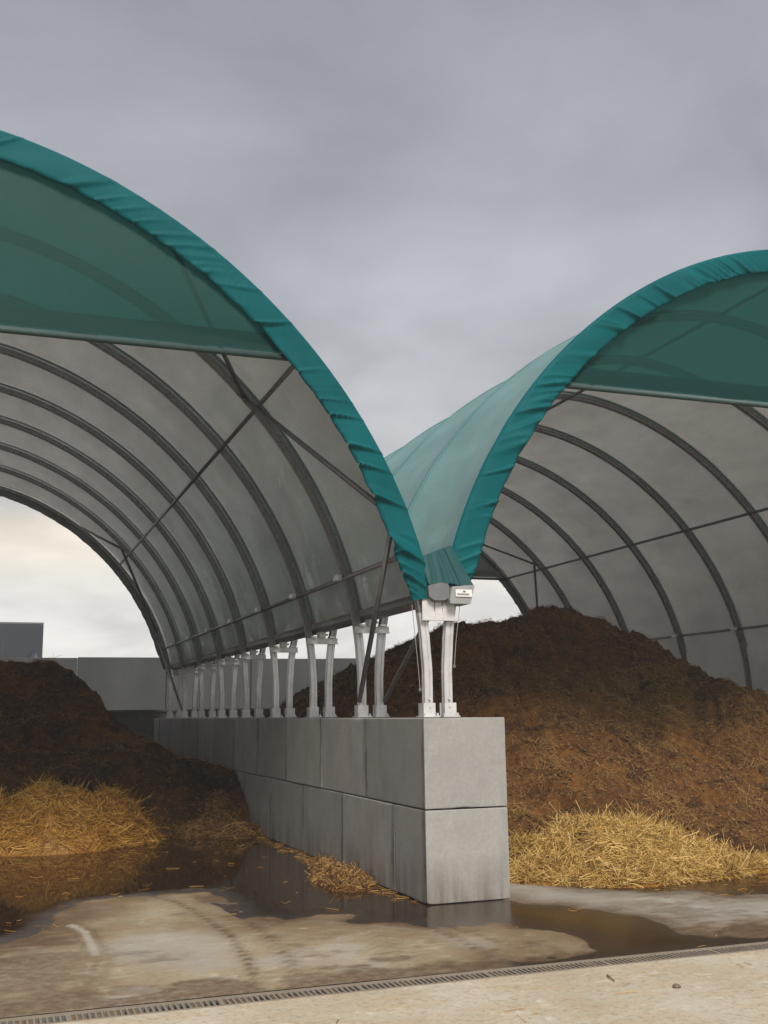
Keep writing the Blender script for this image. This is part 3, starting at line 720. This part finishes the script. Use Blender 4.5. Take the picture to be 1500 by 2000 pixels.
for k in range(NF):
    y = Y1+SP*k-.068
    if k == 0:
        mb = MB()
        for a_, b_, c_, d_ in ((-.17, -.045, 2.53, 2.735), (-.035, .035, 2.53, 2.735), (.045, .17, 2.53, 2.735)): mb.box((a_, y-.012, c_), (b_, y, d_))
        mb.box((-.17, y-.009, 2.525), (.17, y-.003, 2.60)); mb.box((-.18, y-.03, 2.518), (.18, y+.002, 2.534))
        mb.build('cross_plate', M_STEEL, vg)
    else:
        mb = MB().box((-.205, y-.012, 2.545), (.205, y, 2.615)); mb.box((-.205, y-.04, 2.538), (.205, y-.0, 2.55)); cp = mb.build('cross_plate', M_STEEL, vg)
        mb = MB().box((-.05, y-.05, 2.618), (.035, y+.08, 2.693)); mb.box((-.16, y-.05, 2.617), (-.09, y+.05, 2.64)); mb.box((.09, y-.05, 2.617), (.16, y+.05, 2.64))
        mb.tube((-.07, y-.02, 2.66), (.07, y-.02, 2.66), .014, 6); mb.build('saddle_clamp', M_STEEL, cp)
# ropes that tension the valance ends
for pts_, lab in (([(-.30, .50, 2.66), (-.245, .52, 2.14), (-.225, .52, 1.87)], 'thin tension rope hanging beside the left silver post of the front pair'),
                  ([(.20, .50, 2.67), (.155, .52, 2.30), (.135, .52, 2.09)], 'thin tension rope hanging beside the right silver post of the front pair')):
    mb = MB()
    for a_, b_ in zip(pts_[:-1], pts_[1:]): mb.tube(a_, b_, .0032, 6)
    e = mb.build('tension_rope', M_ROPE); tag(e, lab, 'rope', 'tension ropes at the front posts')
    c_ = Vector(pts_[-1]); hk = MB()
    for i in range(8):
        t0, t1 = 2*math.pi*i/8, 2*math.pi*(i+1)/8
        hk.tube(c_+Vector((.011*math.cos(t0), 0, .011*math.sin(t0)-.011)), c_+Vector((.011*math.cos(t1), 0, .011*math.sin(t1)-.011)), .0035, 5)
    hk.build('hook', M_ROPE, e)

# ================================================================== STRAW GENERATOR
def strands(base, tang, length, radius, curl, seed, nseg=3):
    """bent three-sided stalks: base points, unit directions, lengths -> vertices, quads, tint"""
    r = np.random.default_rng(seed); n = len(base)
    side = np.cross(tang, r.normal(size=(n, 3))); side /= np.linalg.norm(side, axis=1)[:, None]+1e-9
    bin_ = np.cross(tang, side)
    V_ = np.zeros((n, nseg, 3, 3)); bend = r.normal(size=(n, 1))*curl
    for k in range(nseg):
        q = k/(nseg-1)-.5
        c = base+tang*(length[:, None]*q)+side*(bend*length[:, None]*(q*q))
        for j in range(3):
            a = 2*math.pi*j/3
            V_[:, k, j] = c+(side*math.cos(a)+bin_*math.sin(a))*radius[:, None]
    idx = np.arange(n)[:, None, None]*(nseg*3)
    k = np.arange(nseg-1)[None, :, None]; j = np.arange(3)[None, None, :]; j2 = (j+1) % 3
    f = np.stack([idx+k*3+j, idx+k*3+j2, idx+(k+1)*3+j2, idx+(k+1)*3+j], -1).reshape(-1, 4)
    tint = np.repeat(r.random(n)**1.2, nseg*3)
    return V_.reshape(-1, 3), f, tint
def hf_normal(h, x, y, e=.06):
    dx = (h(x+e, y)-h(x-e, y))/(2*e); dy = (h(x, y+e)-h(x, y-e))/(2*e)
    nn = np.stack([-dx, -dy, np.ones_like(dx)], -1); return nn/np.linalg.norm(nn, axis=-1)[..., None]
def scatter(h, x, y, seed, lmin, lmax, rmin, rmax, lift, stick, curl, align=None):
    r = np.random.default_rng(seed); n = len(x); nn = hf_normal(h, x, y)
    d = r.normal(size=(n, 3))
    if align is not None: d = d*(1-align[1])+np.array(align[0])*align[1]*np.sign(r.normal(size=(n, 1)))
    d -= nn*(d*nn).sum(1)[:, None]*(1-stick); d /= np.linalg.norm(d, axis=1)[:, None]
    L = r.uniform(lmin, lmax, n)
    base = np.stack([x, y, h(x, y)], -1)+nn*(r.random(n)*lift)[:, None]
    return strands(base, d, L, r.uniform(rmin, rmax, n), curl, seed+1)

# ================================================================== MANURE HEAPS
def right_h(x, y, fine=True):
    px = np.array([.0, .42, .75, 1.2, 1.6, 2.2, 2.7, 3.2, 3.65, 4.1, 4.7, 5.5, 6.1, 6.35, 6.62, 6.78, 7.1, 7.5, 8.0, 9.5, 10.5])
    pz = np.array([1.45, 1.55, 1.95, 2.26, 2.36, 2.74, 2.97, 2.97, 3.05, 2.95, 3.33, 3.46, 3.2, 2.94, 2.88, 2.36, 2.06, 1.80, 1.58, 1.4, 1.3])
    crest = np.interp(x, px, pz)
    foot = 2.0+.15*np.sin(x*1.3)+.28*fbm(x*.7, x*0+3, 4, 3)+.12*np.maximum(x-3.5, 0)
    run = crest/math.tan(rad(32.5))
    q = (y-foot)/run
    prof_ = np.where(q < 1, q-.10*np.sin(q*np.pi*2)*.4, 1-.10*(q-1)*run/crest)
    h = crest*np.clip(prof_, -.3, 1)
    # slump terrace and hollows
    h = h+.30*fbm(x*.8, y*.8, 11, 3)*sstep(.0, .3, q)*sstep(1.02, .75, q)
    st_ = fbm(x*.55+3, y*.75, 19, 2)                     # bucket cuts: small broken faces across the slope
    h = h+(.16*sstep(.02, .10, st_)-.08-.14*sstep(-.30, -.22, -st_)*.5)*sstep(.08, .3, q)*sstep(1.0, .85, q)
    if fine:
        env = sstep(-.05, .12, q)
        h = h+env*(.15*fbm(x*2.6, y*2.6, 23, 5, .66)+.07*np.abs(fbm(x*8, y*8, 29, 3, .6))+.10*np.abs(fbm(x*3.4, y*3.4, 30, 3, .55))-.03)
    h = h-1.2*sstep(14.0, 17.5, y)
    return h
def left_h(x, y, fine=True):
    px = np.array([-10, -8, -6, -4.6, -3.9, -3.0, -2.75, -2.35, -2.05, -1.65, -1.2, -.8, -.4, 0])
    pz = np.array([2.3, 2.7, 2.75, 2.60, 2.56, 2.45, 2.30, 1.98, 1.48, 1.22, .96, .74, .58, .55])
    crest = np.interp(x, px, pz)
    foot = 6.4+.35*fbm(x*.8, x*0+8, 15, 3)+.2*sstep(-1.5, -.4, x)
    run = np.maximum(crest/math.tan(rad(30)), .6)
    run = np.where(x > -1.2, run*(1+.25*sstep(-1.2, -.4, x)), run)
    q = (y-foot)/run
    h = crest*np.clip(np.where(q < 1, q, 1+.012*(q-1)*run), -.3, 1.3)
    h = h+(.24*fbm(x*.9+4, y*.9, 41, 3)+.14*sstep(.0, .07, fbm(x*.7+9, y*.8, 43, 2)))*sstep(0, .3, q)*sstep(1.4, .9, q)
    if fine:
        env = sstep(-.05, .12, q)
        h = h+env*(.15*fbm(x*2.4, y*2.4, 53, 5, .66)+.06*np.abs(fbm(x*7, y*7, 59, 3, .6)))
    return h-.6*sstep(15, 17.5, y)
def heap(name, h, xr, yr, st, mt, label, seed, nbits, nclods, chaff):
    xs_ = np.arange(xr[0], xr[1]+1e-6, st); ys_ = np.arange(yr[0], yr[1]+1e-6, st)
    a_, b_ = np.meshgrid(xs_, ys_, indexing='ij'); z = h(a_, b_)
    jx = .35*st*fbm(a_*9, b_*9, seed, 2); 
    V_ = np.stack([a_+jx, b_+.5*st*fbm(a_*9+5, b_*9, seed+3, 2), np.maximum(z, -.06)], -1).reshape(-1, 3)
    F_ = grid_faces(len(xs_), len(ys_)); k = (z.ravel()[F_] > -.05).any(1); F_ = F_[k]
    us, inv_ = np.unique(F_, return_inverse=True)
    e = part(name, V_[us], inv_.reshape(-1, 4), mt, smooth=True); tag(e, label, 'manure heap')
    r = np.random.default_rng(seed)
    x_ = r.uniform(xr[0]+.05, xr[1]-.05, nbits*3); y_ = yr[0]+(yr[1]-yr[0])*r.random(nbits*3)**1.6
    k = (h(x_, y_) > .0); x_, y_ = x_[k][:nbits], y_[k][:nbits]
    cl = fbm(x_*1.1, y_*1.1, seed+70, 3); k = cl+.35*r.normal(size=len(x_)) > -.15; x_, y_ = x_[k], y_[k]
    v, f_, ti = scatter(h, x_, y_, seed+2, .015, .10, .0013, .0032, .025, .30, .5)
    # matted locks of longer straw, in clusters
    nc = nbits//900; kx = r.uniform(xr[0]+.2, xr[1]-.2, nc*4); ky = yr[0]+(yr[1]-yr[0])*r.random(nc*4)**1.5; k = h(kx, ky) > .25; kx, ky = kx[k][:nc], ky[k][:nc]
    rep_ = r.integers(30, 150, len(kx)); sp_c = r.uniform(.05, .22, len(kx))
    lx_ = np.clip(np.repeat(kx, rep_)+r.normal(size=rep_.sum())*np.repeat(sp_c, rep_), xr[0]+.02, xr[1]-.02); ly_ = np.repeat(ky, rep_)+r.normal(size=rep_.sum())*np.repeat(sp_c, rep_)*.8
    v2, f2, t2 = scatter(h, lx_, ly_, seed+4, .06, .24, .0014, .0032, .05, .22, .9)
    v, f_, ti = np.concatenate([v, v2]), np.concatenate([f_, f2+len(v)]), np.concatenate([ti, .25+.75*t2])
    o_ = part('straw_bits', v, f_, chaff, e, attrs={'tint': ti}); tag(o_, kind='stuff')
    # clods : small irregular lumps half sunk in the surface
    x_ = r.uniform(xr[0]+.05, xr[1]-.05, nclods*3); y_ = yr[0]+(yr[1]-yr[0])*r.random(nclods*3)**1.5
    k = h(x_, y_) > -.01; x_, y_ = x_[k][:nclods], y_[k][:nclods]; n_ = len(x_)
    c0 = np.array([(1,0,0),(-1,0,0),(0,1,0),(0,-1,0),(0,0,1),(0,0,-1),(.7,.7,.5),(-.7,.6,.5),(-.6,-.7,.5),(.7,-.6,.5)])
    oc = [(4,6,0),(4,0,9),(4,9,3),(4,3,8),(4,8,1),(4,1,7),(4,7,2),(4,2,6),(5,0,6),(5,6,2),(5,2,7),(5,7,1),(5,1,8),(5,8,3),(5,3,9),(5,9,0)]
    sz = .007+.026*r.random(n_)**3.0
    v = c0[None]*(1+.35*r.normal(size=(n_, 10, 3)))*sz[:, None, None]*np.array([1, 1, .7])
    v = v+np.stack([x_, y_, h(x_, y_)+sz*.2], -1)[:, None]
    f_ = (np.array(oc)[None]+np.arange(n_)[:, None, None]*10).reshape(-1, 3)
    o_ = part('clods', v.reshape(-1, 3), f_, chaff, e, smooth=True, attrs={'tint': np.repeat(.0+.30*r.random(n_)**1.5, 10)}); tag(o_, kind='stuff')
    return e
heap('manure_heap', right_h, (.41, 9.5), (1.2, 15.0), .05, M_HEAP, 'big brown straw-flecked manure heap under the right shelter', 101, 110000, 16000, M_CHAFF)
heap('manure_heap', left_h, (-9.4, -.41), (5.4, 17.4), .055, M_HEAPD, 'dark wet manure heap under the left shelter', 202, 45000, 8000, M_CHAFF)

# ================================================================== STRAW PILES
def pile(name, h, xr, yr, mt, core, n, seed, label, cat='straw', lm=(.10, .34), rr=(.0022, .0046), lift=.05):
    st = .035
    xs_ = np.arange(xr[0], xr[1], st); ys_ = np.arange(yr[0], yr[1], st)
    a_, b_ = np.meshgrid(xs_, ys_, indexing='ij'); z = h(a_, b_)
    V_ = np.stack([a_, b_, np.maximum(z, -.05)], -1).reshape(-1, 3); F_ = grid_faces(len(xs_), len(ys_)); k = (z.ravel()[F_] > -.04).any(1); F_ = F_[k]
    us, inv_ = np.unique(F_, return_inverse=True)
    e = part(name, V_[us], inv_.reshape(-1, 4), core, smooth=True, attrs={'tint': np.full(len(us), .12)}); tag(e, label, cat)
    r = np.random.default_rng(seed); x_ = r.uniform(*xr, n*4); y_ = r.uniform(*yr, n*4)
    hh = h(x_, y_); k = hh > .012; x_, y_ = x_[k][:n], y_[k][:n]
    # stalks lie in locks: direction follows a slowly turning field
    nn = hf_normal(h, x_, y_, .09); an = fbm(x_*1.7, y_*1.7, seed+5, 2)*5.5+r.normal(size=len(x_))*.55
    d = np.stack([np.cos(an), np.sin(an), r.normal(size=len(x_))*.13], -1); d -= nn*(d*nn).sum(1)[:, None]*.93
    d /= np.linalg.norm(d, axis=1)[:, None]
    base = np.stack([x_, y_, h(x_, y_)], -1)+nn*(r.random(len(x_))**1.5*lift)[:, None]
    wild = r.random(len(x_)) < .006; d[wild, 2] += r.random(wild.sum())*.7; d /= np.linalg.norm(d, axis=1)[:, None]
    ln_ = r.uniform(lm[0], lm[1], len(x_))*np.where(r.random(len(x_)) < .2, 1.2, .8)
    v, f_, ti = strands(base, d, ln_, r.uniform(rr[0], rr[1], len(x_)), 1.3, seed+1, 4)
    o_ = part('straw_stalks', v, f_, mt, e, attrs={'tint': ti}); tag(o_, kind='stuff')
    return e
def bumpf(x, y, cx, cy_, rx, ry, hh, p=2.0):
    q = ((x-cx)/rx)**2+((y-cy_)/ry)**2; return hh*np.clip(1-q**(p/2), -.5, 1)
def strawR(x, y):
    h = np.maximum.reduce([bumpf(x, y, 1.95, 1.1, .85, 1.05, .50), bumpf(x, y, 2.5, 1.1, .70, 1.0, .42), bumpf(x, y, 2.85, .95, .75, .8, .18), bumpf(x, y, 3.5, .85, .7, .6, .05), bumpf(x, y, 4.7, .9, 1.2, .45, .02), bumpf(x, y, 1.2, 1.15, .5, .7, .24)])
    return h+sstep(-.02, .15, h)*(.10*fbm(x*2.4, y*2.4, 91, 3)+.08*fbm(x*6, y*6, 92, 2))-.015
def strawL(x, y):
    h = np.maximum.reduce([bumpf(x, y, -3.25, 6.2, 1.15, 1.05, .70), bumpf(x, y, -4.4, 6.3, 1.4, 1.1, .74), bumpf(x, y, -2.5, 6.35, .62, .85, .60), bumpf(x, y, -2.15, 6.3, .38, .5, .22)])
    return h+sstep(-.02, .15, h)*(.10*fbm(x*2.2, y*2.2, 95, 3)+.06*fbm(x*6, y*6, 96, 2))-.015
def clumpA(x, y):
    h = np.maximum.reduce([bumpf(x, y, -.85, 7.0, .38, .6, .50), bumpf(x, y, -.75, 6.2, .42, .40, .16), bumpf(x, y, -1.25, 6.6, .4, .5, .14)])
    return h+sstep(-.02, .1, h)*(.07*fbm(x*4, y*4, 97, 3))-.012
def clumpB(x, y):
    h = np.maximum.reduce([bumpf(x, y, -.62, 1.75, .34, .60, .10), bumpf(x, y, -.72, 1.25, .22, .32, .07), bumpf(x, y, -.50, 2.7, .16, .6, .07)])
    return h+sstep(-.02, .06, h)*(.035*fbm(x*6, y*6, 98, 3))-.010
pile('straw_pile', strawR, (.5, 6.2), (-.3, 2.5), M_STRAW, M_STRAWB, 20000, 301, 'fresh golden straw pile in front of the big brown heap', lm=(.08, .36), rr=(.0018, .0038), lift=.05)
pile('straw_pile', strawL, (-5.9, -1.7), (5.0, 7.5), M_STRAWB, M_STRAWB, 13000, 311, 'rusty golden straw pile reflected in the puddle at left')
pile('straw_clump', clumpA, (-1.7, -.405), (5.6, 7.7), M_CHAFF, M_CHAFF, 2600, 321, 'brown straw clump at the toe of the dark heap against the block wall', lm=(.06, .2))
pile('straw_clump', clumpB, (-1.0, -.405), (.9, 3.4), M_CHAFF, M_CHAFF, 2200, 331, 'small soggy straw clump lying in the puddle along the block wall', lm=(.04, .15), lift=.02)
# loose stalks on the wet floor
r = np.random.default_rng(17); n = 170
x_ = np.concatenate([r.uniform(-5.5, -.6, n), r.uniform(.5, 4.5, 160), r.uniform(-3, 3.5, 40), r.uniform(-.6, -.42, 260)])
y_ = np.concatenate([-.3+7*r.random(n), r.uniform(-.9, .3, 160), r.uniform(-6, -.9, 40), r.uniform(.1, 6, 260)])
sd_, _, _, _, _ = floor_fields(x_, y_); k = (sd_ > -.15) | (np.arange(len(x_)) > n+160) | (r.random(len(x_)) < .06); x_, y_ = x_[k], y_[k]
zero = lambda a, b: np.zeros_like(a)+.006
v, f_, ti = scatter(zero, x_, y_, 41, .03, .16, .0012, .0026, .006, .03, .6)
o = part('loose_straw', v, f_, M_STRAWB, None, attrs={'tint': ti}); tag(o, 'loose straw stalks scattered over the wet yard floor', 'straw', kind='stuff')

# small things
def blob(name, c, r, mt, label, cat, seed, amp=.12):
    n_, m_ = 14, 20; V_ = []
    for i in range(n_):
        th = math.pi*(i+.5)/n_
        for j in range(m_):
            ph = 2*math.pi*j/m_; k_ = 1+amp*float(fbm(np.array(math.cos(ph)*2+seed), np.array(math.sin(ph)*2+math.cos(th)*2), seed, 3))
            V_.append((c[0]+r[0]*k_*math.sin(th)*math.cos(ph), c[1]+r[1]*k_*math.sin(th)*math.sin(ph), c[2]+r[2]*k_*math.cos(th)))
    f = [(i*m_+j, i*m_+(j+1) % m_, (i+1)*m_+(j+1) % m_, (i+1)*m_+j) for i in range(n_-1) for j in range(m_)]
    f += [tuple(range(m_-1, -1, -1)), tuple((n_-1)*m_+j for j in range(m_))]
    o_ = part(name, V_, f, mt, smooth=True); fix_normals(o_.data); return tag(o_, label, cat)
blob('round_tank', (-2.80, 24.6, 1.6), (.50, .50, 1.98), M_CLAD, 'small rounded grey shape at the corner of the blue-grey building', 'tank', 3, .03)
blob('stone', (-.101, -3.244, .012), (.026, .020, .013), M_SILT, 'small dark stone lying alone on the pale forecourt at right', 'stone', 9, .35)
tg = MB().tube((-.333, -2.836, .010), (-.352, -2.90, .014), .005, 6); tg.tube((-.352, -2.90, .014), (-.366, -2.975, .009), .004, 6)
tag(tg.build('twig', M_SILT), 'short dark twig on the forecourt just in front of the drain', 'twig')

# ================================================================== HAZE of the steaming heaps
hz = MB().box((-14, -13.5, -1.6), (16, 34, 7.6)).build('haze', None)
hm = bpy.data.materials.new('haze'); hm.use_nodes = True; t = hm.node_tree; t.nodes.remove(t.nodes['Principled BSDF'])
pv = t.nodes.new('ShaderNodeVolumePrincipled'); pv.inputs['Color'].default_value = (.80, .86, .95, 1); pv.inputs['Density'].default_value = .0020; pv.inputs['Anisotropy'].default_value = .2
t.links.new(pv.outputs[0], t.nodes['Material Output'].inputs['Volume']); hz.data.materials.clear(); hz.data.materials.append(hm)
tag(hz, 'thin blue grey haze drifting through the yard', 'haze', kind='stuff')
